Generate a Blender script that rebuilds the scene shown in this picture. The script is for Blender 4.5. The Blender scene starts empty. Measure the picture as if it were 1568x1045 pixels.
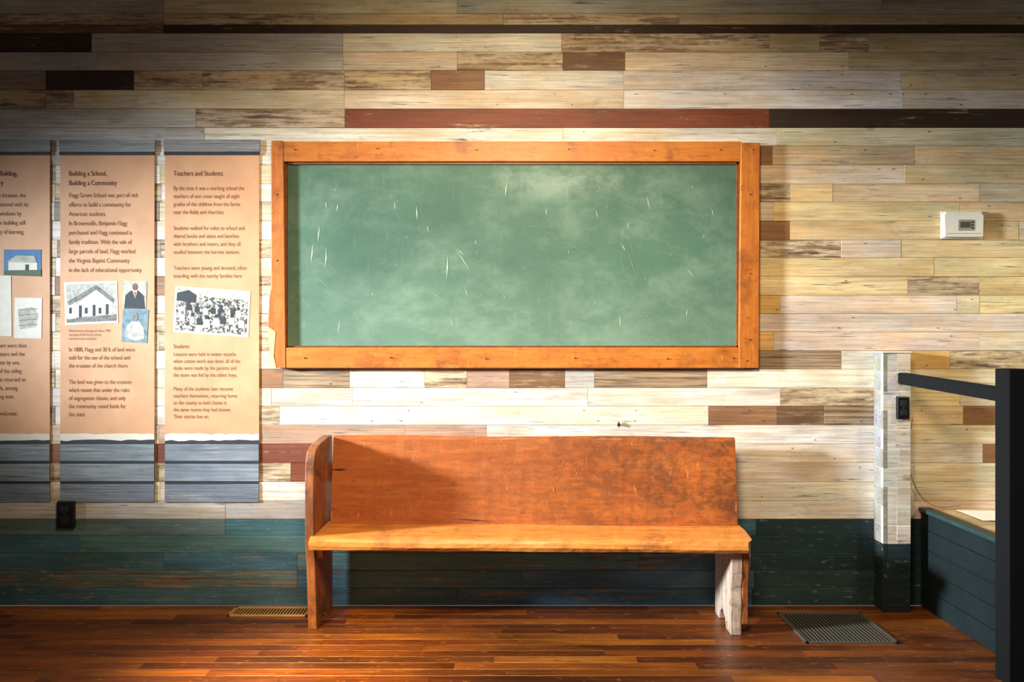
import bpy, bmesh, math, random
from mathutils import Vector, Matrix
random.seed(7)
S=305.0; CX=784.0; CY=522.0; CAMZ=1.33; D=3.6
def X(px): return (px-CX)/S
def Z(py): return CAMZ+(CY-py)/S
def lin(c):
    r=[]
    for v in c[:3]:
        v=v/255.0
        r.append(v/12.92 if v<=0.04045 else ((v+0.055)/1.055)**2.4)
    return tuple(r)+(1.0,)
scene=bpy.context.scene
col=scene.collection
scene.view_settings.view_transform='Standard'

# ---------- node helpers ----------
def newmat(name):
    m=bpy.data.materials.new(name); m.use_nodes=True
    nt=m.node_tree; b=nt.nodes['Principled BSDF']
    return m,nt,b
def N(nt,t,**kw):
    n=nt.nodes.new(t)
    for k,v in kw.items(): setattr(n,k,v)
    return n
def math_n(nt,op,a,b=None,clamp=False):
    n=N(nt,'ShaderNodeMath',operation=op); n.use_clamp=clamp
    for i,v in enumerate((a,b)):
        if v is None: continue
        if isinstance(v,(int,float)): n.inputs[i].default_value=v
        else: nt.links.new(v,n.inputs[i])
    return n.outputs[0]
def mix(nt,f,a,b,mode='MIX'):
    n=N(nt,'ShaderNodeMix',data_type='RGBA',blend_type=mode)
    for i,v in ((0,f),(6,a),(7,b)):
        if isinstance(v,(int,float)): n.inputs[i].default_value=v
        elif isinstance(v,tuple): n.inputs[i].default_value=v
        else: nt.links.new(v,n.inputs[i])
    return n.outputs[2]
def noise(nt,vec,scale,detail=6,rough=0.6,dist=0.0):
    n=N(nt,'ShaderNodeTexNoise'); n.inputs['Scale'].default_value=scale
    n.inputs['Detail'].default_value=detail; n.inputs['Roughness'].default_value=rough
    n.inputs['Distortion'].default_value=dist
    nt.links.new(vec,n.inputs['Vector']); return n.outputs['Fac']
def mapv(nt,vec,scale,loc=(0,0,0)):
    n=N(nt,'ShaderNodeMapping'); n.inputs['Scale'].default_value=scale; n.inputs['Location'].default_value=loc
    nt.links.new(vec,n.inputs['Vector']); return n.outputs[0]
def maprange(nt,v,a,b,c,d):
    n=N(nt,'ShaderNodeMapRange'); nt.links.new(v,n.inputs[0])
    for i,x in enumerate((a,b,c,d)): n.inputs[i+1].default_value=x
    return n.outputs[0]
def bump(nt,b,h,strength=0.3,dist=0.003):
    n=N(nt,'ShaderNodeBump'); n.inputs['Strength'].default_value=strength; n.inputs['Distance'].default_value=dist
    nt.links.new(h,n.inputs['Height']); nt.links.new(n.outputs[0],b.inputs['Normal'])

def board_material(name,rough=0.6,under1=(70,42,22),under2=(176,130,78),coat=0.0,grain=0.25,vary=0.3,peel=(3.2,44,44),grime_c=(240,208,152),speck=0.0,speck_c=(200,120,50),crack=0.5):
    m,nt,b=newmat(name)
    tc=N(nt,'ShaderNodeTexCoord').outputs['Object']
    a=N(nt,'ShaderNodeAttribute',attribute_name='Paint')
    d=N(nt,'ShaderNodeAttribute',attribute_name='Data')
    sep=N(nt,'ShaderNodeSeparateColor'); nt.links.new(d.outputs['Color'],sep.inputs[0])
    wear,rnd=sep.outputs[0],sep.outputs[1]
    off=N(nt,'ShaderNodeCombineXYZ')
    nt.links.new(math_n(nt,'MULTIPLY',rnd,53.0),off.inputs[0]); nt.links.new(math_n(nt,'MULTIPLY',rnd,17.0),off.inputs[2])
    nt.links.new(math_n(nt,'MULTIPLY',rnd,31.0),off.inputs[1])
    va=N(nt,'ShaderNodeVectorMath',operation='ADD'); nt.links.new(tc,va.inputs[0]); nt.links.new(off.outputs[0],va.inputs[1])
    v=va.outputs[0]
    n1=noise(nt,mapv(nt,v,peel),1.0,9,0.7,0.5)
    n2=noise(nt,mapv(nt,v,(3,110,110)),1.0,6,0.6,0.4)
    n3=noise(nt,mapv(nt,v,(2.0,8,8)),1.0,4,0.55)
    n4=noise(nt,mapv(nt,v,(22,60,60)),1.0,5,0.6)
    n5=noise(nt,mapv(nt,v,(3.5,10,10)),1.0,5,0.6)
    n7=noise(nt,mapv(nt,v,(5,150,150)),1.0,3,0.5,0.8)
    n8=noise(nt,mapv(nt,v,(9,22,22)),1.0,6,0.7,0.4)
    thr=math_n(nt,'SUBTRACT',0.745,math_n(nt,'MULTIPLY',wear,0.42))
    s=math_n(nt,'ADD',math_n(nt,'MULTIPLY',n1,0.55),math_n(nt,'MULTIPLY',n4,0.2))
    s=math_n(nt,'ADD',s,math_n(nt,'MULTIPLY',n5,0.27))
    mask=math_n(nt,'MULTIPLY',math_n(nt,'SUBTRACT',s,thr),15.0,True)
    wood=mix(nt,maprange(nt,n2,0.35,0.65,0,1),lin(under1),lin(under2))
    g=maprange(nt,n2,0.3,0.7,1-grain,1+grain*0.4)
    lo=maprange(nt,n3,0.3,0.7,1-vary,1+vary*0.35)
    mul=math_n(nt,'MULTIPLY',g,lo)
    hs=N(nt,'ShaderNodeHueSaturation'); nt.links.new(a.outputs['Color'],hs.inputs['Color']); nt.links.new(mul,hs.inputs['Value'])
    grime=mix(nt,math_n(nt,'MULTIPLY',maprange(nt,n5,0.60,0.35,0,1),0.5),hs.outputs[0],mix(nt,1.0,hs.outputs[0],lin(grime_c),'MULTIPLY'))
    grime=mix(nt,maprange(nt,n8,0.54,0.70,0,0.45),grime,mix(nt,1.0,grime,lin((192,190,188)),'MULTIPLY'))
    ck=math_n(nt,'MULTIPLY',maprange(nt,n7,0.61,0.68,0,1),maprange(nt,n5,0.42,0.6,0,crack))
    grime=mix(nt,ck,grime,lin(under1))
    c=mix(nt,mask,grime,wood)
    if speck>0:
        c=mix(nt,maprange(nt,n4,0.60,0.70,0,speck),c,lin(speck_c))
    nt.links.new(c,b.inputs['Base Color'])
    b.inputs['Roughness'].default_value=rough
    b.inputs['Coat Weight'].default_value=coat; b.inputs['Coat Roughness'].default_value=0.25
    h=math_n(nt,'SUBTRACT',n2,math_n(nt,'MULTIPLY',mask,0.8))
    bump(nt,b,h,0.5,0.002)
    return m

def flat(name,c,rough=0.6,var=0.1,scale=30,metal=0.0,c2=None,lo=.35,hi=.65):
    m,nt,b=newmat(name)
    tc=N(nt,'ShaderNodeTexCoord').outputs['Object']
    n=noise(nt,tc,scale,5)
    c=lin(c)
    d=lin(c2) if c2 else tuple(x*(1-var*2) for x in c[:3])+(1,)
    nt.links.new(mix(nt,maprange(nt,n,lo,hi,0,1),c,d),b.inputs['Base Color'])
    b.inputs['Roughness'].default_value=rough; b.inputs['Metallic'].default_value=metal
    bump(nt,b,n,0.1,0.001)
    return m

def wood(name,c_mid,c_dark,c_light,rough=0.38,stretch=(2.2,30,30),patch=1.8,coat=0.2,darkside=None,scr=True,bias=0.0):
    m,nt,b=newmat(name)
    tc=N(nt,'ShaderNodeTexCoord').outputs['Object']
    n1=noise(nt,mapv(nt,tc,stretch),1.0,8,0.65,0.5)
    n2=noise(nt,tc,patch*2.0,7,0.7,0.5)
    n3=noise(nt,mapv(nt,tc,tuple(s*3 for s in stretch)),1.0,5,0.6)
    n6=noise(nt,mapv(nt,tc,(16,26,26)),1.0,7,0.72,0.3)
    c=mix(nt,maprange(nt,n1,0.35,0.68,0,0.8),lin(c_mid),lin(c_light))
    dk=maprange(nt,n2,0.50-bias,0.66-bias,0,0.75)
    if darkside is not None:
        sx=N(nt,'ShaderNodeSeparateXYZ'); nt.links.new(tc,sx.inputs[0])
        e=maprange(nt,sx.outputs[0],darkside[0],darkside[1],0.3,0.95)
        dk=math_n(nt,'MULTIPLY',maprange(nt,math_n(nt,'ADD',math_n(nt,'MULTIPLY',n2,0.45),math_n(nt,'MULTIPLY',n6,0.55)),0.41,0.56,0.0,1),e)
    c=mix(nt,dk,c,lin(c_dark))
    c=mix(nt,maprange(nt,n3,0.45,0.7,0,0.35),c,lin(c_dark))
    c=mix(nt,maprange(nt,n6,0.56,0.7,0,0.4),c,lin(c_light))
    c=mix(nt,maprange(nt,n6,0.44,0.3,0,0.7),c,lin(c_dark))
    if scr:
        n4=noise(nt,mapv(nt,tc,(70,70,9)),1.0,3,0.5,0.3)
        c=mix(nt,maprange(nt,n4,0.68,0.74,0,0.4),c,lin(tuple(min(255,int(x*1.2)+12) for x in c_light)))
    nt.links.new(c,b.inputs['Base Color']); b.inputs['Roughness'].default_value=rough
    b.inputs['Coat Weight'].default_value=coat; b.inputs['Coat Roughness'].default_value=0.3
    bump(nt,b,n3,0.25,0.002)
    return m

# ---------- mesh helpers ----------
def obj_from_bm(bm,name,mat=None,parent=None):
    me=bpy.data.meshes.new(name); bm.to_mesh(me); bm.free()
    o=bpy.data.objects.new(name,me); col.objects.link(o)
    if mat: me.materials.append(mat)
    if parent: o.parent=parent
    return o
def empty(name,loc=(0,0,0),rot=(0,0,0)):
    e=bpy.data.objects.new(name,None); col.objects.link(e); e.location=loc; e.rotation_euler=rot; e.empty_display_size=0.1
    return e
def add_box(bm,x0,x1,y0,y1,z0,z1,bev=0.0,seg=1):
    r=bmesh.ops.create_cube(bm,size=1.0)
    vs=r['verts']
    for v in vs:
        v.co=Vector(((x0+x1)/2+v.co.x*(x1-x0),(y0+y1)/2+v.co.y*(y1-y0),(z0+z1)/2+v.co.z*(z1-z0)))
    if bev>0:
        es=list({e for v in vs for e in v.link_edges})
        bmesh.ops.bevel(bm,geom=es,offset=bev,segments=seg,profile=0.5,affect='EDGES')
    return vs
def box(name,x0,x1,y0,y1,z0,z1,mat,parent=None,bev=0.0,seg=2):
    bm=bmesh.new(); add_box(bm,x0,x1,y0,y1,z0,z1,bev,seg)
    bmesh.ops.recalc_face_normals(bm,faces=bm.faces)
    return obj_from_bm(bm,name,mat,parent)
def prism(name,pts,axis,a,b,mat,parent=None,bev=0.0):
    bm=bmesh.new(); f1=[];f2=[]
    for p in pts:
        if axis=='X': f1.append(bm.verts.new((a,p[0],p[1]))); f2.append(bm.verts.new((b,p[0],p[1])))
        else: f1.append(bm.verts.new((p[0],a,p[1]))); f2.append(bm.verts.new((p[0],b,p[1])))
    bm.faces.new(f1); bm.faces.new(list(reversed(f2)))
    n=len(pts)
    for i in range(n): bm.faces.new((f1[i],f2[i],f2[(i+1)%n],f1[(i+1)%n]))
    bmesh.ops.recalc_face_normals(bm,faces=bm.faces)
    if bev>0:
        bmesh.ops.bevel(bm,geom=list(bm.edges),offset=bev,segments=2,profile=0.5,affect='EDGES')
    return obj_from_bm(bm,name,mat,parent)

class Boards:
    def __init__(s): s.v=[];s.f=[];s.p=[];s.d=[]
    def add(s,frame,u0,u1,w0,w1,color,wear,ch=0.0018,gap=0.0006,th=0.012,jit=0.0014):
        u0+=gap*.6;u1-=gap*.6;w0+=gap;w1-=gap
        if u1-u0<3*ch or w1-w0<3*ch: return
        j=random.uniform(0,jit); b=len(s.v)
        ringA=[(u0,w0),(u1,w0),(u1,w1),(u0,w1)]
        ringB=[(u0+ch*0.4,w0+ch),(u1-ch*0.4,w0+ch),(u1-ch*0.4,w1-ch),(u0+ch*0.4,w1-ch)]
        for u,w in ringA: s.v.append(frame(u,w,-th))
        for u,w in ringA: s.v.append(frame(u,w,-ch-j))
        for u,w in ringB: s.v.append(frame(u,w,-j))
        fs=[(b+8,b+9,b+10,b+11)]
        for k in range(4):
            k2=(k+1)%4
            fs.append((b+k,b+k2,b+4+k2,b+4+k)); fs.append((b+4+k,b+4+k2,b+8+k2,b+8+k))
        c=[x*random.uniform(0.95,1.03) for x in lin(color)[:3]]
        r=random.random()
        for f in fs:
            s.f.append(f); s.p.append(tuple(c)+(1,)); s.d.append((wear,r,0,1))
    def build(s,name,mat,parent=None):
        me=bpy.data.meshes.new(name); me.from_pydata(s.v,[],s.f); me.update()
        P=me.color_attributes.new('Paint','FLOAT_COLOR','CORNER'); Dt=me.color_attributes.new('Data','FLOAT_COLOR','CORNER')
        for i,poly in enumerate(me.polygons):
            for li in poly.loop_indices:
                P.data[li].color=s.p[i]; Dt.data[li].color=s.d[i]
        bm=bmesh.new(); bm.from_mesh(me); bmesh.ops.recalc_face_normals(bm,faces=bm.faces); bm.to_mesh(me); bm.free()
        me.materials.append(mat)
        o=bpy.data.objects.new(name,me); col.objects.link(o)
        if parent: o.parent=parent
        return o

M_wall=board_material('painted_boards_mat',under1=(80,58,40),under2=(182,152,116),vary=0.30,grain=0.34,crack=0.8)
M_floor=board_material('floor_planks_mat',rough=0.40,under1=(52,26,10),under2=(150,80,26),coat=0.2,grain=0.5,vary=0.6,peel=(2.5,30,30),speck=0.35,speck_c=(200,122,40))
M_teal=board_material('teal_boards_mat',rough=0.55,under1=(66,54,42),under2=(146,116,88),grain=0.35,vary=0.4,grime_c=(205,210,190),speck=0.35,speck_c=(130,146,140))
M_dark=flat('gap_dark_mat',(34,25,18),0.9)

C={'W':((240,233,222),.22),'V':((234,226,216),.44),'C':((232,216,186),.30),'G':((200,198,190),.38),'Y':((238,212,162),.26),
'T':((212,188,148),.42),'B':((158,116,80),.42),'R':((128,64,36),.42),'D':((60,41,27),.42),'K':((222,204,172),.62),'S':((158,152,146),.75),
'P':((188,156,132),.42),'O':((232,186,114),.28),'Q':((162,157,146),.65),'F':((234,214,196),.26),'H':((126,92,64),.56)}
xs=-260; xe=1830
rows=[
 (-38,-9,'G420 C1100 G1830'),
 (-9,20,'G250 C700 G1350 G1830'),
 (20,37,'K250 K480 T770 K1040 T1830'),
 (37,50,'H250 D900 D1830'),
 (50,79,'D140 G525 W860 K1178 T1255 K1330 T1830'),
 (79,107,'G150 G525 C700 K862 H957 C1300 T1830'),
 (107,137,'Q70 D205 K310 K527 K660 B742 W955 V1380 T1830'),
 (137,166,'K70 K113 C527 F955 W1380 C1830'),
 (166,195,'G300 K528 R1178 D1830'),
 (195,223,'G313 V862 W1190 C1830'),
 (223,252,'C83 W420 W1140 B1183 T1400 Y1830'),
 (252,281,'K85 W245 C420 W1140 C1385 Y1830'),
 (281,309,'C84 K247 W420 W1140 K1210 Y1275 Y1500 C1830'),
 (309,338,'W83 Q244 C420 W1140 F1185 Y1470 Y1830'),
 (338,367,'W420 W1140 B1210 Y1560 C1830'),
 (367,394,'C88 Q246 K420 W1140 K1288 F1380 Y1830'),
 (394,423,'K85 W300 C420 W1140 Y1430 Y1830'),
 (423,452,'W84 B300 K420 W1140 Y1390 K1500 Y1830'),
 (452,480,'K240 W420 W1140 O1195 F1465 C1500 Y1830'),
 (480,508,'W85 K420 W1140 F1830'),
 (508,537,'C243 K420 W1140 O1185 F1500 C1830'),
 (537,565,'W83 W330 C430 W1140 S1288 W1340 O1455 K1830'),
 (565,594,'K84 C300 B433 S535 V650 K715 P780 H865 G910 S1083 W1340 C1830'),
 (594,622,'W240 C415 G540 W900 W1195 K1345 Y1470 C1830'),
 (622,651,'K84 W300 K428 W1085 B1190 H1262 S1345 Y1475 B1540 C1830'),
 (651,680,'C243 P620 P745 W1345 C1830'),
 (680,709,'B240 R500 C800 W1505 B1545 C1830'),
 (709,738,'K243 K445 R560 K850 W1400 C1830'),
 (738,767,'C245 W700 W1400 C1830'),
 (767,795,'G345 G520 C900 W1400 F1830'),
]
wall=empty('wall_back')
B=Boards()
fr=lambda u,w,d:(u,-d,w)
for (y0,y1,spec) in rows:
    x=xs
    for tok in spec.split():
        k=tok[0]; e=int(tok[1:])
        c,w=C[k]
        B.add(fr,X(x),X(e),Z(y1),Z(y0),c,w)
        x=e
B.build('wall_boards',M_wall,wall)
T=Boards()
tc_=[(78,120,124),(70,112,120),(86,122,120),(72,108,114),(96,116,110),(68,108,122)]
tshade_=[(32,56,60),(28,52,58),(36,60,60)]  # darker teal: bench shade put into the paint right of the bench
tdaylit_=[(72,108,130),(78,116,134),(66,104,124)]  # bluer teal: cool daylight patch under the bench put into the colour
ys=[795,820,847,874,901,928]
sp=[[xs,345,900,1158,1400,xe],[xs,120,520,1150,xe],[xs,250,455,980,1150,1500,xe],[xs,455,800,1155,xe],[xs,340,700,1152,xe]]
wr=[.25,.40,.50,.50,.45]
for i in range(5):
    for a,b in zip(sp[i][:-1],sp[i][1:]):
        pc=tshade_ if a>=1140 else (tdaylit_ if a>=700 else tc_)
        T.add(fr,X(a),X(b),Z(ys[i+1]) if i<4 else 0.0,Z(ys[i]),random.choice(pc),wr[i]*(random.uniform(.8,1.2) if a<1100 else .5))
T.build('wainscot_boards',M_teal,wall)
CZ=Z(-38)
box('wall_backing',X(xs),X(xe),0.012,0.10,0,CZ,M_dark,wall)

# ---------- floor ----------
F=Boards()
ff=lambda u,w,d:(u,w,d)
pal=[(134,72,22),(114,58,18),(148,82,24),(98,48,15),(126,66,20),(164,96,28),(106,54,16),(138,74,20),(90,44,14)]
y=0.0; wd=0.058
while y>-6.2:
    x=-3.5-random.random()*0.5
    while x<3.6:
        L=random.uniform(0.5,1.6)
        F.add(ff,max(x,-3.5),min(x+L,3.6),y-wd,y,random.choice(pal),random.uniform(.2,.5),ch=0.001,gap=0.0004,jit=0.0004)
        x+=L
    y-=wd
fl=empty('floor')
F.build('floor_planks',M_floor,fl)
box('subfloor',-3.5,3.6,-6.2,0.0,-0.06,-0.012,M_dark,fl)
# ---------- ceiling ----------
Ce=Boards()
fc=lambda u,w,d:(u,w,CZ-d)
y=0.0
while y>-6.2:
    x=-3.5
    while x<3.6:
        L=random.uniform(1.5,3.5)
        Ce.add(fc,x,min(x+L,3.6),y-0.094,y,random.choice([(150,145,128),(140,134,118),(160,152,132)]),.15)
        x+=L
    y-=0.094
ce=empty('ceiling')
Ce.build('ceiling_boards',M_wall,ce)
box('ceiling_backing',-3.5,3.6,-6.2,0.0,CZ+0.013,CZ+0.06,M_dark,ce)
# ---------- side walls ----------
M_side=flat('side_wall_paint_mat',(170,140,98),0.7,0.1,6)
box('wall_right',3.6,3.7,-6.2,0.0,0,CZ,M_side)
wl=empty('wall_left')
box('lower',-3.6,-3.5,-6.2,0.0,0,0.35,M_side,wl)
box('upper',-3.6,-3.5,-6.2,0.0,2.75,CZ,M_side,wl)
box('near_corner',-3.6,-3.5,-0.25,0.0,0.35,2.75,M_side,wl)
box('far_side',-3.6,-3.5,-6.2,-1.75,0.35,2.75,M_side,wl)
M_trimw=flat('white_trim_mat',(225,215,195),0.5,0.05)
wn=empty('window_1')
for nm,a in (('sill',(-3.5,-3.44,-1.85,-0.15,0.30,0.35)),('head',(-3.5,-3.46,-1.85,-0.15,2.75,2.83)),('jamb_1',(-3.5,-3.46,-0.25,-0.17,0.35,2.75)),('jamb_2',(-3.5,-3.46,-1.83,-1.75,0.35,2.75))):
    box(nm,*a,M_trimw,wn,0.004)

# ---------- chalkboard ----------
cb=empty('chalkboard')
M_fr=wood('chalkboard_frame_wood_mat',(188,102,26),(126,64,20),(208,130,46),0.5,(3,26,26),2.5,0.05)
M_frv=wood('chalkboard_frame_wood_vertical_mat',(182,97,26),(116,58,20),(200,122,44),0.5,(26,26,3),2.5,0.05)
m,nt,b=newmat('chalkboard_green_mat')
tc=N(nt,'ShaderNodeTexCoord').outputs['Object']
nA=noise(nt,tc,1.5,7,0.62,0.3); nB=noise(nt,mapv(nt,tc,(2.6,1,4.2)),1.0,9,0.72,0.2); nC=noise(nt,tc,240,2,0.5); nD=noise(nt,mapv(nt,tc,(30,1,6)),1.0,5,0.6)
sx=N(nt,'ShaderNodeSeparateXYZ'); nt.links.new(tc,sx.inputs[0])
c=mix(nt,maprange(nt,nA,0.35,0.65,0,1),lin((52,86,68)),lin((70,106,84)))
eraz=math_n(nt,'MULTIPLY',maprange(nt,nB,0.46,0.72,0,0.44),maprange(nt,nA,0.42,0.6,0.45,1))
c=mix(nt,eraz,c,lin((142,160,140)))
c=mix(nt,maprange(nt,nD,0.58,0.75,0,0.14),c,lin((150,170,146)))
low=maprange(nt,sx.outputs[2],Z(400),Z(530),0,0.40)
c=mix(nt,math_n(nt,'MULTIPLY',low,maprange(nt,nB,0.3,0.6,0.4,1)),c,lin((138,164,140)))
dx=math_n(nt,'DIVIDE',math_n(nt,'SUBTRACT',sx.outputs[0],X(880)),0.62); dz=math_n(nt,'DIVIDE',math_n(nt,'SUBTRACT',sx.outputs[2],Z(275)),0.13)
rr=math_n(nt,'SQRT',math_n(nt,'ADD',math_n(nt,'MULTIPLY',dx,dx),math_n(nt,'MULTIPLY',dz,dz)))
c=mix(nt,math_n(nt,'MULTIPLY',maprange(nt,rr,1.0,0.0,0,0.55),maprange(nt,nB,0.38,0.62,0,1)),c,lin((160,174,154)))
c=mix(nt,maprange(nt,nC,0.70,0.78,0,0.5),c,lin((185,200,178)))
nt.links.new(c,b.inputs['Base Color']); b.inputs['Roughness'].default_value=0.65
M_green=m
box('slate_panel',X(432),X(1136),-0.012,0.0,Z(540),Z(243),M_green,cb)
yf=-0.036
def fpx(n,x0,x1,y0,y1,mt,d=0.0): box(n,X(x0),X(x1),yf-d,-0.001,Z(y1),Z(y0),mt,cb,0.003)
fpx('frame_top',437,1132,219,249.5,M_fr); fpx('frame_bottom',441,1130,532,563,M_fr)
prism('frame_left',[(X(419),Z(218)),(X(437),Z(218)),(X(441),Z(563)),(X(426),Z(563)),(X(416),Z(535)),(X(413),Z(512)),(X(416),Z(455)),(X(419),Z(440))],'Y',yf-0.002,-0.001,M_frv,cb,0.002)
prism('frame_left_worn_edge',[(X(414.5),Z(500)),(X(426),Z(508)),(X(423),Z(545)),(X(427),Z(562)),(X(416.5),Z(536)),(X(413.5),Z(512))],'Y',yf-0.0035,yf-0.001,flat('bare_wood_mat',(226,186,130),.7,.1,20),cb,0.0)
prism('frame_right',[(X(1131),Z(221)),(X(1160),Z(221)),(X(1158),Z(563)),(X(1128),Z(563))],'Y',yf-0.002,-0.001,M_frv,cb,0.003)
M_bead=flat('bead_dark_mat',(120,66,24),0.5,0.2)
for n,x0,x1,y0,y1 in (('bead_top',440,1129,249,253),('bead_bottom',440,1129,529,533),('bead_left',438,442,249,533),('bead_right',1126,1130,249,533)):
    box(n,X(x0),X(x1),-0.022,-0.010,Z(y1),Z(y0),M_bead,cb)
M_chalk=flat('chalk_mat',(176,190,164),0.9,0.05)
M_faint=flat('chalk_faint_mat',(120,146,120),0.9,0.1)
def strokes(name,lst,yy,mat,parent,tf=None):
    bm=bmesh.new()
    for (xa,ya,xb,yb,w) in lst:
        a=Vector((X(xa),0,Z(ya))); b_=Vector((X(xb),0,Z(yb))); d=(b_-a)
        if d.length<1e-5: continue
        n=Vector((-d.z,0,d.x)).normalized()*w/S/2
        mid=(a+b_)/2+n*random.uniform(-1,1)
        vs=[bm.verts.new((p.x,yy,p.z)) for p in (a,mid-n,b_,mid+n)]
        bm.faces.new(vs)
    bmesh.ops.recalc_face_normals(bm,faces=bm.faces)
    return obj_from_bm(bm,name,mat,parent)
L=[(480,372,477,405,2.0),(500,378,499,412,1.8),(491,345,488,372,1.8),(518,312,517,324,1.5),(500,308,501,320,1.3),(638,316,640,338,1.7),(605,310,606,322,1.2),
(776,278,774,302,1.8),(686,392,684,428,1.9),(696,378,722,418,1.0),(700,380,712,392,1.0),(990,300,995,322,1.1),(960,340,962,352,1.1),(836,318,837,330,1.0),
(950,372,958,385,1.1),(912,322,915,334,1.1),(1052,472,1050,486,1.3),(1050,410,1062,425,1.0),(690,488,694,500,1.0),(522,488,518,512,1.2),
(948,480,950,504,1.2),(712,440,716,455,1.0),(1088,318,1092,332,1.0),(655,345,657,356,1.0)]
rs=random.Random(3)
Lf=[(1070,440,1110,520,1.0),(470,410,520,455,1.0),(960,380,975,430,0.9)]
for i in range(110):
    x=rs.uniform(446,1120); yv=rs.uniform(258,526); l=rs.uniform(1.5,7); a=rs.gauss(math.pi/2,0.5)
    (L if i%3==0 else Lf).append((x,yv,x+l*math.cos(a),yv+l*math.sin(a),rs.uniform(0.5,1.0)))
for i in range(55):
    x=rs.uniform(450,1080); yv=rs.choice([rs.uniform(470,525),rs.uniform(255,520)]); l=rs.uniform(15,50); a=rs.uniform(0,3.1)
    x2=min(max(x+l*math.cos(a),446),1122); y2=min(max(yv+l*math.sin(a),257),526)
    Lf.append((x,yv,x2,y2,rs.uniform(0.3,0.6)))
strokes('chalk_marks',L,-0.0128,M_chalk,cb)
strokes('faint_scratches',Lf,-0.0124,M_faint,cb)
bm=bmesh.new()
for (px,py) in [(455,232),(580,230),(730,232),(870,231),(1000,233),(1100,232),(470,548),(600,547),(745,549),(880,548),(1020,549),(1120,548),(428,300),(428,400),(1145,300),(1145,420),(1145,520),(1140,552),(1150,232)]:
    bmesh.ops.create_cone(bm,cap_ends=True,segments=10,radius1=0.004,radius2=0.003,depth=0.003,matrix=Matrix.Translation((X(px),yf-0.003,Z(py)))@Matrix.Rotation(math.pi/2,4,'X'))
obj_from_bm(bm,'frame_screws',flat('screw_mat',(50,30,18),0.5),cb)

# ---------- exhibit banners ----------
M_tan=flat('banner_paper_mat',(212,160,116),0.6,0.06,5,c2=(198,144,102))
M_white=flat('banner_white_mat',(226,218,202),0.7,0.04)
M_ink=flat('ink_mat',(84,46,28),0.8,0.05)
M_ink2=flat('ink_body_mat',(128,84,54),0.8,0.05)
M_greyw=board_material('banner_grey_wood_mat',under1=(84,86,88),under2=(168,170,168),grain=0.45,grime_c=(200,205,210))
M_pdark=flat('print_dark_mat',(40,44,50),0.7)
M_pgrey=flat('print_grey_mat',(135,132,124),0.7,c2=(90,88,82),scale=60)
M_plg=flat('print_light_grey_mat',(194,190,178),0.7,c2=(154,150,138),scale=50)
M_crowd=flat('print_crowd_mat',(200,194,180),0.7,c2=(48,46,42),scale=85,lo=.44,hi=.56)
M_sky=flat('print_blue_mat',(44,104,150),0.6)
M_red=flat('print_red_mat',(170,50,40),0.7)
M_skin=flat('print_skin_mat',(120,80,60),0.7)
M_green2=flat('print_green_mat',(70,90,60),0.7)
YB=-0.004
def poly(name,pts,layer,mat,parent):
    bm=bmesh.new()
    f=bm.faces.new([bm.verts.new((X(p[0]),YB-0.0006*layer,Z(p[1]))) for p in pts])
    f.normal_update()
    if f.normal.y>0: f.normal_flip()
    return obj_from_bm(bm,name,mat,parent)
def disc(name,cx,cy,r,layer,mat,parent,ry=None):
    ry=ry or r
    return poly(name,[(cx+r*math.cos(t*math.pi/8),cy+ry*math.sin(t*math.pi/8)) for t in range(16)],layer,mat,parent)
def rot(pts,c,deg):
    a=math.radians(deg); return [(c[0]+(x-c[0])*math.cos(a)-(y-c[1])*math.sin(a),c[1]+(x-c[0])*math.sin(a)+(y-c[1])*math.cos(a)) for x,y in pts]
def text(s,px,py,size,parent,mat,sx=0.75):
    cu=bpy.data.curves.new('printed_text','FONT'); cu.body=s; cu.size=size; cu.materials.append(mat)
    o=bpy.data.objects.new('printed_text',cu); col.objects.link(o); o.parent=parent
    o.location=(X(px),YB-0.0010,Z(py)); o.rotation_euler=(math.pi/2,0,0)
    o.scale=(sx,1,1)
    return o
def banner(x0,x1,title,body1,sx=0.75):
    e=empty('exhibit_banner')
    box('paper_body',X(x0),X(x1-3),YB,-0.0005,Z(664),Z(236),M_tan,e)
    G=Boards(); fb=lambda u,w,d:(u,-0.011-d,w)
    G.add(fb,X(x0-1),X(x1-1),Z(233),Z(214),(160,161,158),.58,th=0.010)
    for (a,b_,cc) in ((680,706,(146,156,166)),(710,737,(154,164,172)),(741,769,(136,147,160))):
        fb2=lambda u,w,d:(u,-0.007-d,w)
        G.add(fb2,X(x0),X(x1-3),Z(b_),Z(a),cc,.5,th=0.0065)
    G.build('wood_print_bands',M_greyw,e)
    box('top_shadow_strip',X(x0-1),X(x1-2),-0.009,-0.0005,Z(237.5),Z(233.2),M_pdark,e,0.001)  # dark strip standing in for the shadow line below the batten
    box('siding_backing',X(x0),X(x1-3),-0.0038,-0.0005,Z(768),Z(664),M_pdark,e)
    pts=[];n=14
    for i in range(n+1): pts.append((x0+(x1-3-x0)*i/n,664+rs.uniform(-.8,.8)))
    for i in range(n,-1,-1): pts.append((x0+(x1-3-x0)*i/n,674+rs.uniform(-1.5,1.5)))
    poly('torn_edge',pts,1.5,M_white,e)
    yy=269
    for t in title: text(t,x0+13,yy,0.036,e,M_ink); yy+=14.5
    for (t,yl,sz) in body1: text(t,x0+13,yl,sz,e,M_ink2,sx)
    return e
rich=["Flagg Grove School was part of rich","efforts to build a community for","American students.","In Brownsville, Benjamin Flagg","purchased and Flagg continued a","family tradition. With the sale of","large parcels of land, Flagg worked","the Virginia Baptist Community","in the lack of educational opportunity"]
b2=[(t,302+i*14.3,0.032) for i,t in enumerate(rich)]
b2+=[("School house, photograph about 1900",508,0.018),("courtesy of the family archive",514,0.018),("and the county collection",520,0.018)]
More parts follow.
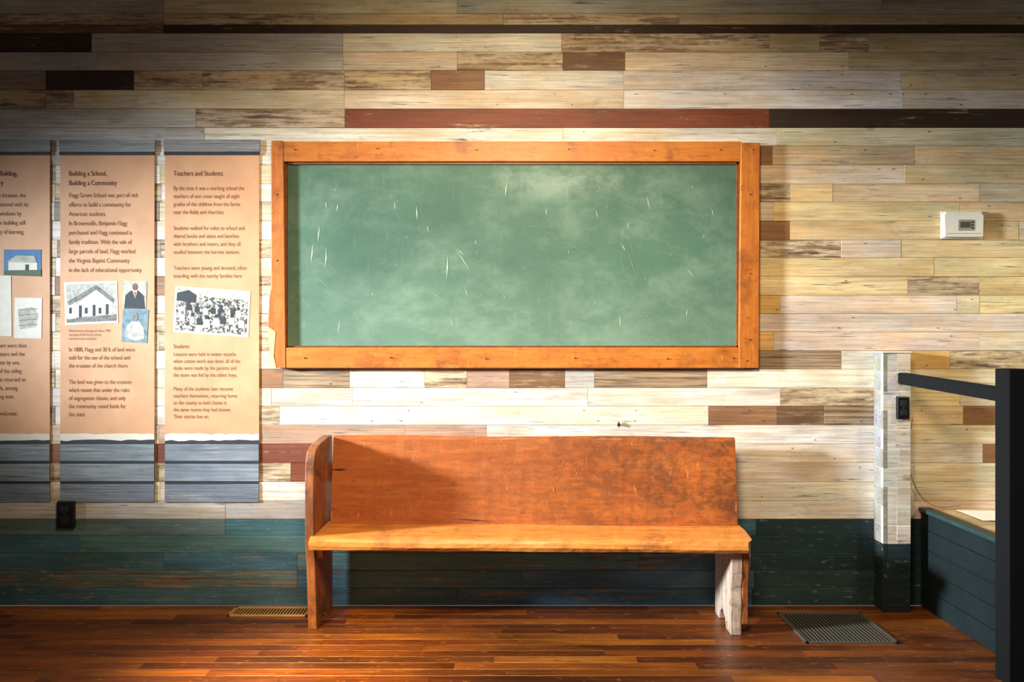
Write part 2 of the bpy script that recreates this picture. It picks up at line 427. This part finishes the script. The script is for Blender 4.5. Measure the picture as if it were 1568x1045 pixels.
b2+=[(t,538+i*12.4,0.030) for i,t in enumerate(["In 1888, Flagg and 30 ft of land were","sold for the use of the school and","the trustees of the church there.","","The land was given to the trustees","which meant that under the rules","of segregation classes, and only","the community raised funds for","the state."])]
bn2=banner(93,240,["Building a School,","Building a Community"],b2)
b3=[(t,291+i*12.2,0.029) for i,t in enumerate(["By the time it was a working school the","teachers of one room taught all eight","grades of the children from the farms","near the fields and churches.","","Students walked for miles to school and","shared books and slates and benches","with brothers and sisters, and they all","studied between the harvest seasons.","","Teachers were young and devoted, often","boarding with the nearby families here"])]
b3+=[("Students",533,0.030)]+[(t,545+i*10.6,0.028) for i,t in enumerate(["Lessons were held in winter months","when cotton work was done; all of the","desks were made by the parents and","the stove was fed by the oldest boys.","","Many of the students later became","teachers themselves, returning home","to the county to lead classes in","the same rooms they had known.","Their stories live on."])]
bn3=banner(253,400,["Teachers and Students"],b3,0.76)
b1=[(t,302+i*14,0.031) for i,t in enumerate(["Moved from its first location, the","schoolhouse was restored with its","boards, floors and windows by","craftsmen; today the building still","tells the whole story of learning."])]
b1+=[("The old school house as it was here",430,0.019),("found before the restoration work",436,0.019)]
b1+=[(t,532+i*13,0.031) for i,t in enumerate(["Plans for the structure were then","drawn by the volunteers and the","boards numbered one by one.","Each of the pieces of the siding","was cleaned and was returned to","its place on the walls, among","rooms of the building now."," ","Visitors are always welcome."])]
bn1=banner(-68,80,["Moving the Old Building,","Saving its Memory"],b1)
poly('photo_sky',[(7,382),(64,382),(64,423),(7,421)],2,M_sky,bn1)
poly('photo_house',[(14,400),(30,393),(54,392),(58,402),(58,414),(14,415)],3,M_white,bn1)
poly('photo_roof',[(12,401),(26,391),(54,392),(58,402),(40,402)],4,M_plg,bn1)
poly('photo_door',[(40,405),(45,405),(45,414),(40,414)],4.6,M_pdark,bn1)
poly('photo_grass',[(7,414),(64,413),(64,423),(7,421)],3.5,M_green2,bn1)
poly('plan_sheet',[(-45,422),(18,422),(19,515),(-45,513)],2,M_white,bn1)
poly('map_sheet',rot([(23,456),(65,456),(65,518),(23,518)],(44,487),1),2,M_white,bn1)
poly('map_outline',[(28,474),(50,470),(60,480),(56,500),(32,504)],2.6,M_plg,bn1)
for k in range(4): poly('map_line',[(30,474+k*8),(58,472+k*8),(58,473+k*8),(30,475+k*8)],3.2,M_pgrey,bn1)
poly('house_photo_border',[(99,432),(180,430),(182,494),(101,498)],2,M_white,bn2)
poly('house_photo',[(102,436),(178,433),(179,491),(103,494)],2.6,M_plg,bn2)
poly('house_photo_wall',[(118,466),(148,444),(173,462),(173,482),(118,487)],3.2,M_white,bn2)
poly('house_photo_roof',[(104,462),(148,436),(176,458),(174,464),(148,443),(108,468)],3.8,M_pgrey,bn2)
poly('house_photo_shed',[(104,468),(118,462),(118,487),(104,489)],3.6,M_white,bn2)
poly('house_photo_ground',[(103,487),(179,481),(179,491),(103,494)],3.4,M_pgrey,bn2)
for k,xx in enumerate((107,122,131,143,152,163)): poly('house_photo_window',[(xx,468-k*0.5),(xx+4,468-k*0.5),(xx+4,486-k),(xx,487-k)] if k%2 else [(xx,471),(xx+4,471),(xx+4,480),(xx,480)],4.4,M_pdark,bn2)
poly('portrait_1',rot([(189,430),(225,430),(225,473),(189,473)],(207,451),2),2,M_plg,bn2)
poly('portrait_1_coat',[(191,472),(193,452),(201,445),(213,445),(221,453),(223,473)],3,M_pdark,bn2)
poly('portrait_1_shirt',[(204,445),(211,445),(208,458)],3.6,M_white,bn2)
poly('portrait_1_tie',[(206,447),(209,447),(208,458)],4.2,M_red,bn2)
disc('portrait_1_head',207.5,439,4.0,3.8,M_skin,bn2,5.4)
poly('portrait_2',rot([(188,473),(227,473),(227,524),(188,524)],(207,499),3),2.5,flat('print_bluegrey_mat',(124,148,156),0.7,c2=(84,108,120),scale=40),bn2)
poly('portrait_2_dress',[(192,516),(194,500),(202,492),(214,492),(221,502),(222,518),(208,522)],3.2,M_plg,bn2)
poly('portrait_2_collar',[(201,493),(215,493),(212,502),(206,503)],3.7,M_white,bn2)
disc('portrait_2_head',208,485,4.4,4.2,M_pgrey,bn2,5.8)
poly('class_photo_border',[(269,438),(384,446),(381,516),(266,508)],2,M_white,bn3)
poly('class_photo',[(272,441),(381,448.5),(378,513),(269,505)],2.6,M_crowd,bn3)
poly('class_photo_sky',[(272,441),(381,448.5),(380,459),(340,457),(300,452),(271,446)],2.9,M_plg,bn3)
poly('class_photo_shed',[(272,448),(290,444),(302,452),(301,464),(271,460)],3.2,M_pdark,bn3)
r2=random.Random(5)
for row,(yr,cnt) in enumerate(((464,8),(480,8))):
    for i in range(cnt):
        xx=279+i*12.6+r2.uniform(-3,3)+row*3; yb=yr+(xx-270)*0.06+r2.uniform(-3,3)
        mt=r2.choice([M_white,M_pdark,M_plg,M_white]); ly=3.6+row*0.9; k=r2.uniform(1.0,1.35)
        poly('class_photo_child',[(xx-3.4*k,yb+12*k),(xx-4*k,yb+5),(xx-2,yb+2.5),(xx+2,yb+2.5),(xx+3.6*k,yb+5),(xx+3.8*k,yb+12*k)],ly,mt,bn3)
        disc('class_photo_face',xx,yb,2.1*k,ly+0.5,M_pdark if r2.random()<.6 else M_pgrey,bn3,2.7*k)

# ---------- bench ----------
bench=empty('wooden_bench',(0.08,-0.05,0),(0,0,math.radians(-1.6)))
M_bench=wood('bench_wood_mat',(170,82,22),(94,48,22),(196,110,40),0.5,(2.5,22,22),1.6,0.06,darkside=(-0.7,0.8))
M_seat=wood('bench_seat_wood_mat',(200,118,42),(134,72,28),(226,154,74),0.48,(2.5,26,26),1.6,0.10,bias=-0.02)
M_end=wood('bench_end_wood_mat',(138,74,32),(70,38,20),(176,110,60),0.5,(20,20,2.5),2.2,0.05)
M_leg=wood('bench_leg_worn_mat',(150,118,98),(60,40,28),(204,188,166),0.6,(34,34,2.0),3.0,0.0,scr=False)
def rough_slab(name,x0,x1,prof,mat,parent,nx=60,amp=0.0025,ends=None):
    bm=bmesh.new(); rings=[]
    r=random.Random(len(name))
    ph=[r.uniform(0,6) for _ in prof]
    for i in range(nx+1):
        t=i/nx; x=x0+(x1-x0)*t; ring=[]
        for k,(yy,zz) in enumerate(prof):
            dy=amp*math.sin(t*17+ph[k])*0.6+r.uniform(-amp,amp)*0.25
            dz=amp*math.sin(t*11+ph[k]*2)*0.7+r.uniform(-amp,amp)*0.25
            dx=0
            if i==0: dx=(ends[0][k] if ends else 0)
            if i==nx: dx=(ends[1][k] if ends else 0)
            ring.append(bm.verts.new((x+dx,yy+dy,zz+dz)))
        rings.append(ring)
    n=len(prof)
    for i in range(nx):
        for k in range(n):
            bm.faces.new((rings[i][k],rings[i+1][k],rings[i+1][(k+1)%n],rings[i][(k+1)%n]))
    bm.faces.new(rings[0]); bm.faces.new(list(reversed(rings[-1])))
    bmesh.ops.recalc_face_normals(bm,faces=bm.faces)
    return obj_from_bm(bm,name,mat,parent)
sp_=[(-0.075,0.385),(-0.335,0.385),(-0.350,0.390),(-0.359,0.406),(-0.357,0.424),(-0.347,0.438),(-0.330,0.444),(-0.20,0.447),(-0.075,0.448)]
rough_slab('seat',-0.985,1.008,sp_,M_seat,bench,amp=0.003,ends=([0]*9,[0.0,-0.02,-0.03,-0.035,-0.035,-0.03,-0.01,0.0,0.0]))
bp=[(-0.088,0.432),(-0.115,0.434),(-0.062,0.848),(-0.056,0.859),(-0.044,0.865),(-0.034,0.859),(-0.032,0.848),(-0.080,0.45)]
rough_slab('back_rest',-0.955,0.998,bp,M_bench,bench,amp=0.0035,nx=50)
le=[(-0.012,0.0),(-0.10,0.0),(-0.115,0.03),(-0.15,0.045),(-0.19,0.03),(-0.205,0.0),(-0.275,0.0),(-0.283,0.12),(-0.300,0.30),(-0.318,0.40),(-0.325,0.55),(-0.322,0.70),(-0.315,0.78),(-0.290,0.828),(-0.24,0.845),(-0.10,0.862),(-0.03,0.864),(-0.018,0.855),(-0.012,0.8)]
prism('left_end',le,'X',-1.012,-0.972,M_end,bench,0.003)
prism('left_end_lower_cleat',[(-0.06,0.33),(-0.28,0.33),(-0.30,0.386),(-0.06,0.386)],'X',-0.972,-0.94,M_end,bench,0.002)
re_=[(-0.012,0.0),(-0.09,0.0),(-0.10,0.04),(-0.14,0.07),(-0.19,0.045),(-0.21,0.0),(-0.288,0.0),(-0.284,0.06),(-0.292,0.14),(-0.286,0.2),(-0.300,0.27),(-0.305,0.388),(-0.012,0.386)]
prism('right_leg',re_,'X',0.915,0.965,M_leg,bench,0.004)
prism('right_leg_outer_brace',[(-0.03,0.06),(-0.25,0.01),(-0.285,0.05),(-0.290,0.20),(-0.305,0.386),(-0.03,0.386)],'X',0.966,0.995,M_end,bench,0.004)
box('rear_stretcher',-0.965,0.912,-0.075,-0.045,0.335,0.385,M_end,bench,0.002)
def onback(x,z):
    t=(z-0.434)/(0.848-0.434); return (x,-0.115+t*0.053-0.0045,z)
bm=bmesh.new()
def bscr(x0,z0,x1,z1,w):
    a=Vector((x0,0,z0)); b_=Vector((x1,0,z1)); d=b_-a
    n=Vector((-d.z,0,d.x)).normalized()*w/2; mm=(a+b_)/2
    bm.faces.new([bm.verts.new(onback(p.x,p.z)) for p in (a,mm-n,b_,mm+n)])
def P(px,py): return ((px-784)/314-0.08, 1.33-(py-522)/314)
for (a,b_,c_,d_,w) in [(847,742,848,752,.007),(857,725,850,733,.003),(670,715,672,735,.002),(648,745,652,770,.002),(640,685,630,712,.002),(790,700,786,714,.002),(880,716,884,726,.003),(1025,712,1023,728,.003),(865,700,858,716,.002),(905,720,912,732,.002),(1000,760,1020,768,.0015),(560,740,568,760,.002)]:
    p=P(a,b_);q=P(c_,d_); bscr(p[0],p[1],q[0],q[1],w*.8)
for i in range(90):
    x=rs.uniform(-0.85,0.9); z=rs.uniform(0.48,0.8); l=rs.uniform(0.006,0.03); a=rs.gauss(1.4,0.6)
    bscr(x,z,x+l*math.cos(a),z+l*math.sin(a),rs.uniform(.0006,.0012))
bmesh.ops.recalc_face_normals(bm,faces=bm.faces)
obj_from_bm(bm,'scratches',flat('scratch_mat',(198,126,68),0.7),bench)
bm=bmesh.new()
for (a,b_,c_,d_,w) in [(505,719,535,718,.006),(1095,672,1112,690,.003),(690,790,760,794,.003)]:
    p=P(a,b_);q=P(c_,d_); bscr(p[0],p[1],q[0],q[1],w)
obj_from_bm(bm,'back_cracks',flat('crack_mat',(40,20,10),0.9),bench)

# ---------- boxed pilaster ----------
pil=empty('trim_1')
PB=Boards(); PT=Boards()
xa,xb=1.816,1.952
fp=lambda u,w,d:(u,-0.09-d,w)
fs=lambda u,w,d:(xa+(-d),-u,w)
zt=Z(540)
zs=[zt]
while zs[-1]-0.094>0.36: zs.append(zs[-1]-0.094)
zs.append(0.336)
for i in range(len(zs)-1):
    cc=random.choice([(210,205,198),(194,192,188),(220,215,206)])
    mid=xa+0.07+random.uniform(-.01,.01)
    PB.add(fp,xa,mid,zs[i+1],zs[i],cc,.40,th=0.02); PB.add(fp,mid,xb,zs[i+1],zs[i],random.choice([(204,195,182),(216,205,188)]),.44,th=0.02)
    PB.add(fs,0.0,0.09,zs[i+1],zs[i],(150,149,145),.45,th=0.02)  # side boards darkened in colour to tone down daylight on this face
PB.build('painted_casing',M_wall,pil)
box('casing_core',xa+0.003,xb,-0.0885,-0.001,0.336,zt-0.002,M_trimw,pil)
box('casing_cap',xa-0.008,xb+0.004,-0.096,-0.001,zt,zt+0.008,M_trimw,pil,0.002)
for a,b_ in ((0.001,0.168),(0.168,0.336)):
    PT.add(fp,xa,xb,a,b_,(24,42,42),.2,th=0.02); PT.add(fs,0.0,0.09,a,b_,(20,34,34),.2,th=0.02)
PT.build('teal_casing',M_teal,pil)
box('lower_core',xa+0.003,xb-0.001,-0.0885,-0.001,0.001,0.336,flat('teal_plain_mat',(30,52,52),0.6),pil)

# ---------- outlets / thermostat ----------
M_blk=flat('black_plastic_mat',(18,18,20),0.35,0.1)
M_blk2=flat('dark_slot_mat',(6,6,7),0.6)
M_scr=flat('outlet_screw_mat',(120,120,118),0.3,metal=0.8)
def outlet(cx,cz,y0,w,h):
    e=empty('electrical_outlet')
    box('cover_plate',cx-w/2,cx+w/2,y0-0.022,y0-0.0005,cz-h/2,cz+h/2,M_blk,e,0.004)
    for k,dz in enumerate((h*0.2,-h*0.2)):
        box('socket_%d'%(k+1),cx-w*.27,cx+w*.27,y0-0.026,y0-0.022,cz+dz-h*.13,cz+dz+h*.13,M_blk2,e,0.0015)
        for s_ in (-1,1): box('slot_%d'%(k*2+(s_>0)+1),cx+s_*w*.1-.001,cx+s_*w*.1+.001,y0-0.0265,y0-0.0255,cz+dz-.005,cz+dz+.006,M_scr,e)
    box('centre_screw',cx-.003,cx+.003,y0-0.0245,y0-0.022,cz-.003,cz+.003,M_scr,e,0.001)
    return e
outlet(X(103.5),Z(787),0.0,0.086,0.135)
outlet(1.905,1.004,-0.0912,0.058,0.112)
th=empty('thermostat')
M_th=flat('thermostat_plastic_mat',(232,226,208),0.4,0.03)
tx,tz=X(1471),Z(345)
box('back_plate',tx-.103,tx+.103,-0.008,-0.0005,tz-.068,tz+.070,M_th,th,0.002)
prism('housing',[(tx-.097,tz-.062),(tx+.097,tz-.062),(tx+.1,tz+.045),(tx+.085,tz+.065),(tx-.09,tz+.065),(tx-.1,tz+.05)],'Y',-0.028,-0.008,M_th,th,0.004)
box('display_bezel',tx-.03,tx+.05,-0.0295,-0.027,tz-.03,tz+.025,flat('bezel_mat',(150,148,134),0.4),th,0.001)
box('display',tx-.02,tx+.03,-0.0305,-0.029,tz-.016,tz+.014,flat('lcd_mat',(62,66,54),0.25),th)
for k in range(3): box('button_%d'%(k+1),tx+.036,tx+.045,-0.031,-0.029,tz-.02+k*.014,tz-.012+k*.014,M_blk2,th)
box('lower_slot',tx-.085,tx+.085,-0.0286,-0.0275,tz-.045,tz-.043,M_pgrey,th)
bm=bmesh.new()
bmesh.ops.create_cone(bm,cap_ends=True,segments=12,radius1=0.004,radius2=0.008,depth=0.014,matrix=Matrix.Translation((X(947),-0.007,Z(650)))@Matrix.Rotation(math.pi/2,4,'X'))
bmesh.ops.create_cone(bm,cap_ends=True,segments=12,radius1=0.008,radius2=0.001,depth=0.014,matrix=Matrix.Translation((X(947),-0.009,Z(647))))
obj_from_bm(bm,'coat_hook',M_blk)
bm=bmesh.new()
for i in range(150):
    x=rs.choice([rs.uniform(410,1560),rs.uniform(0,1568)]); r=rs.randrange(4,29)
    y0,y1,_=rows[r]
    if 410<x<1165 and 210<(y0+y1)/2<570: continue
    if x<405 and y0>205: continue
    if x<470 or x>1140 or y0<650:
        bmesh.ops.create_cone(bm,cap_ends=True,segments=8,radius1=0.0026,radius2=0.0026,depth=0.002,matrix=Matrix.Translation((X(x),-0.0008,Z((y0+y1)/2+rs.choice([-8,8]))))@Matrix.Rotation(math.pi/2,4,'X'))
obj_from_bm(bm,'nail_heads',flat('nail_mat',(70,50,36),0.6),wall)

# ---------- floor vents ----------
def vent(x0,x1,y0,y1,mat,n):
    e=empty('floor_vent')
    box('well',x0+.01,x1-.01,y0+.01,y1-.01,0.0005,0.002,M_blk2,e)
    t=.014
    box('rim_front',x0,x1,y0,y0+t,0.0005,.007,mat,e,.001); box('rim_rear',x0,x1,y1-t,y1,0.0005,.007,mat,e,.001)
    box('rim_left',x0,x0+t,y0,y1,0.0005,.007,mat,e,.001); box('rim_right',x1-t,x1,y0,y1,0.0005,.007,mat,e,.001)
    bm=bmesh.new()
    for i in range(n):
        xx=x0+t+(x1-x0-2*t)*(i+.5)/n; w=(x1-x0-2*t)/n*.17
        add_box(bm,xx-w,xx+w,y0+t*.8,y1-t*.8,.0015,.0058)
    obj_from_bm(bm,'louvres',mat,e)
vent(1.29,1.70,-0.455,-0.105,flat('vent_metal_mat',(80,74,62),0.55,0.1),22)
vent(-1.375,-0.985,-0.145,-0.03,flat('vent_brass_mat',(176,134,80),0.5,0.1),24)

# ---------- handrail ----------
hr=empty('handrail')
M_bp=flat('black_paint_mat',(6,8,9),0.8,0.1)
M_bp.node_tree.nodes['Principled BSDF'].inputs['Specular IOR Level'].default_value=0.2
box('post',1.910,1.987,-0.845,-0.762,0.0,1.222,M_bp,hr,0.005)
bm=bmesh.new()
a=Vector((1.905,-0.093,1.148)); b_=Vector((1.94,-0.765,1.118))
vs=[]
for p in (a,b_):
    for dx,dz in ((-.020,-.028),(.020,-.028),(.020,.028),(-.020,.028)): vs.append(bm.verts.new((p.x+dx,p.y,p.z+dz)))
for f in ((0,1,2,3),(7,6,5,4),(0,4,5,1),(1,5,6,2),(2,6,7,3),(3,7,4,0)): bm.faces.new([vs[i] for i in f])
bmesh.ops.recalc_face_normals(bm,faces=bm.faces); bmesh.ops.bevel(bm,geom=list(bm.edges),offset=.005,segments=2,affect='EDGES')
obj_from_bm(bm,'top_rail',M_bp,hr)
box('rail_to_side',1.987,3.0,-0.825,-0.785,1.04,1.10,M_bp,hr,0.004)
box('end_post',2.98,3.06,-0.845,-0.762,0.0,1.222,M_bp,hr,0.005)

# ---------- storage chest ----------
ch=empty('storage_chest')
CBx=Boards()
x0,x1,yfr,zt=2.05,3.3,-0.745,0.49
f_left=lambda u,w,d:(x0-d,-u,w); f_front=lambda u,w,d:(u,yfr-d,w); f_top=lambda u,w,d:(u,w,zt+d)
M_chest=flat('dark_teal_paint_mat',(13,25,25),0.75,0.2,9)
M_chest.node_tree.nodes['Principled BSDF'].inputs['Specular IOR Level'].default_value=0.25
for i in range(5):
    z0=i*zt/5; z1=(i+1)*zt/5
    CBx.add(f_left,0.002,-yfr,z0+.001,z1,(22,38,40),0,th=.015)
    CBx.add(f_front,x0,x1,z0+.001,z1,(22,38,40),0,th=.015)
CBx.build('teal_sides',M_chest,ch)
box('core',x0+.016,x1,yfr+.016,-0.002,0.001,zt-.014,M_dark,ch)
TB=Boards(); n=9
for i in range(n):
    w0=yfr+(-0.002-yfr)*i/n; w1=yfr+(-0.002-yfr)*(i+1)/n
    TB.add(f_top,x0+.05,x1,w0,w1,random.choice([(205,180,130),(190,165,118),(214,190,146)]),.25,th=.012)
TB.build('lid_slats',M_wall,ch)
box('lid_edge',x0-.012,x0+.05,yfr-.012,-0.002,zt-.013,zt+.006,flat('teal_edge_mat',(34,58,58),0.5,0.15),ch,.003)
pa=empty('light_patch')  # white sheet standing in for a bright patch of light on the lid
prism('light_patch_sheet',[(2.19,zt+.006),(2.30,zt+.004),(2.60,zt+.004),(2.60,zt+.0055),(2.30,zt+.0055),(2.19,zt+.0075)],'Y',-0.27,-0.07,flat('light_patch_mat',(245,240,225),.6,.02),pa)
cu=bpy.data.curves.new('power_cable','CURVE'); cu.dimensions='3D'; cu.bevel_depth=0.0013
s_=cu.splines.new('BEZIER'); ptsc=[(1.96,-0.09,0.95),(1.985,-0.02,0.82),(2.01,-0.012,0.62),(2.10,-0.02,0.51),(2.24,-0.02,0.506)]
s_.bezier_points.add(len(ptsc)-1)
for p,c_ in zip(s_.bezier_points,ptsc): p.co=c_; p.handle_left_type=p.handle_right_type='AUTO'
cu.materials.append(M_blk)
o=bpy.data.objects.new('power_cable',cu); col.objects.link(o)

# ---------- lights ----------
def spot(name,loc,target,energy,color,angle,blend,radius):
    l=bpy.data.lights.new(name,'SPOT'); l.energy=energy; l.color=color; l.spot_size=math.radians(angle); l.spot_blend=blend; l.shadow_soft_size=radius
    o=bpy.data.objects.new(name,l); col.objects.link(o); o.location=loc
    o.rotation_euler=(Vector(target)-Vector(loc)).to_track_quat('-Z','Y').to_euler(); return o
spot('window_daylight',(-6.6,-2.0,2.25),(1.3,0.0,0.95),9500,(0.76,0.89,1.0),28,1.0,0.30)
spot('room_vignette_spot',(0.0,-2.5,2.85),(0.05,0,0.98),470,(1.0,0.80,0.53),100,1.0,0.40)  # unseen warm room light, cone falloff shaped to darken the view's corners
spot('floor_pool_spot',(-1.6,-2.6,2.7),(-0.85,-1.0,0.0),2600,(1.0,0.72,0.24),27,1.0,0.25)  # added unseen spot that makes the warm pool on the floor
spot('right_fill_spot',(3.3,-1.6,2.5),(2.35,0,0.9),120,(1.0,0.88,0.60),58,1.0,0.2)  # added unseen spot brightening the right wall and chest, no window there
w=bpy.data.worlds.new('World'); scene.world=w; w.use_nodes=True
bg=w.node_tree.nodes['Background']; bg.inputs[0].default_value=(0.85,0.92,1.0,1); bg.inputs[1].default_value=0.2

cam=bpy.data.cameras.new('Camera'); co=bpy.data.objects.new('Camera',cam); col.objects.link(co)
cam.sensor_width=36; cam.lens=S*D/1568*36
co.location=(0,-D,CAMZ); co.rotation_euler=(math.pi/2,0,0)
scene.camera=co
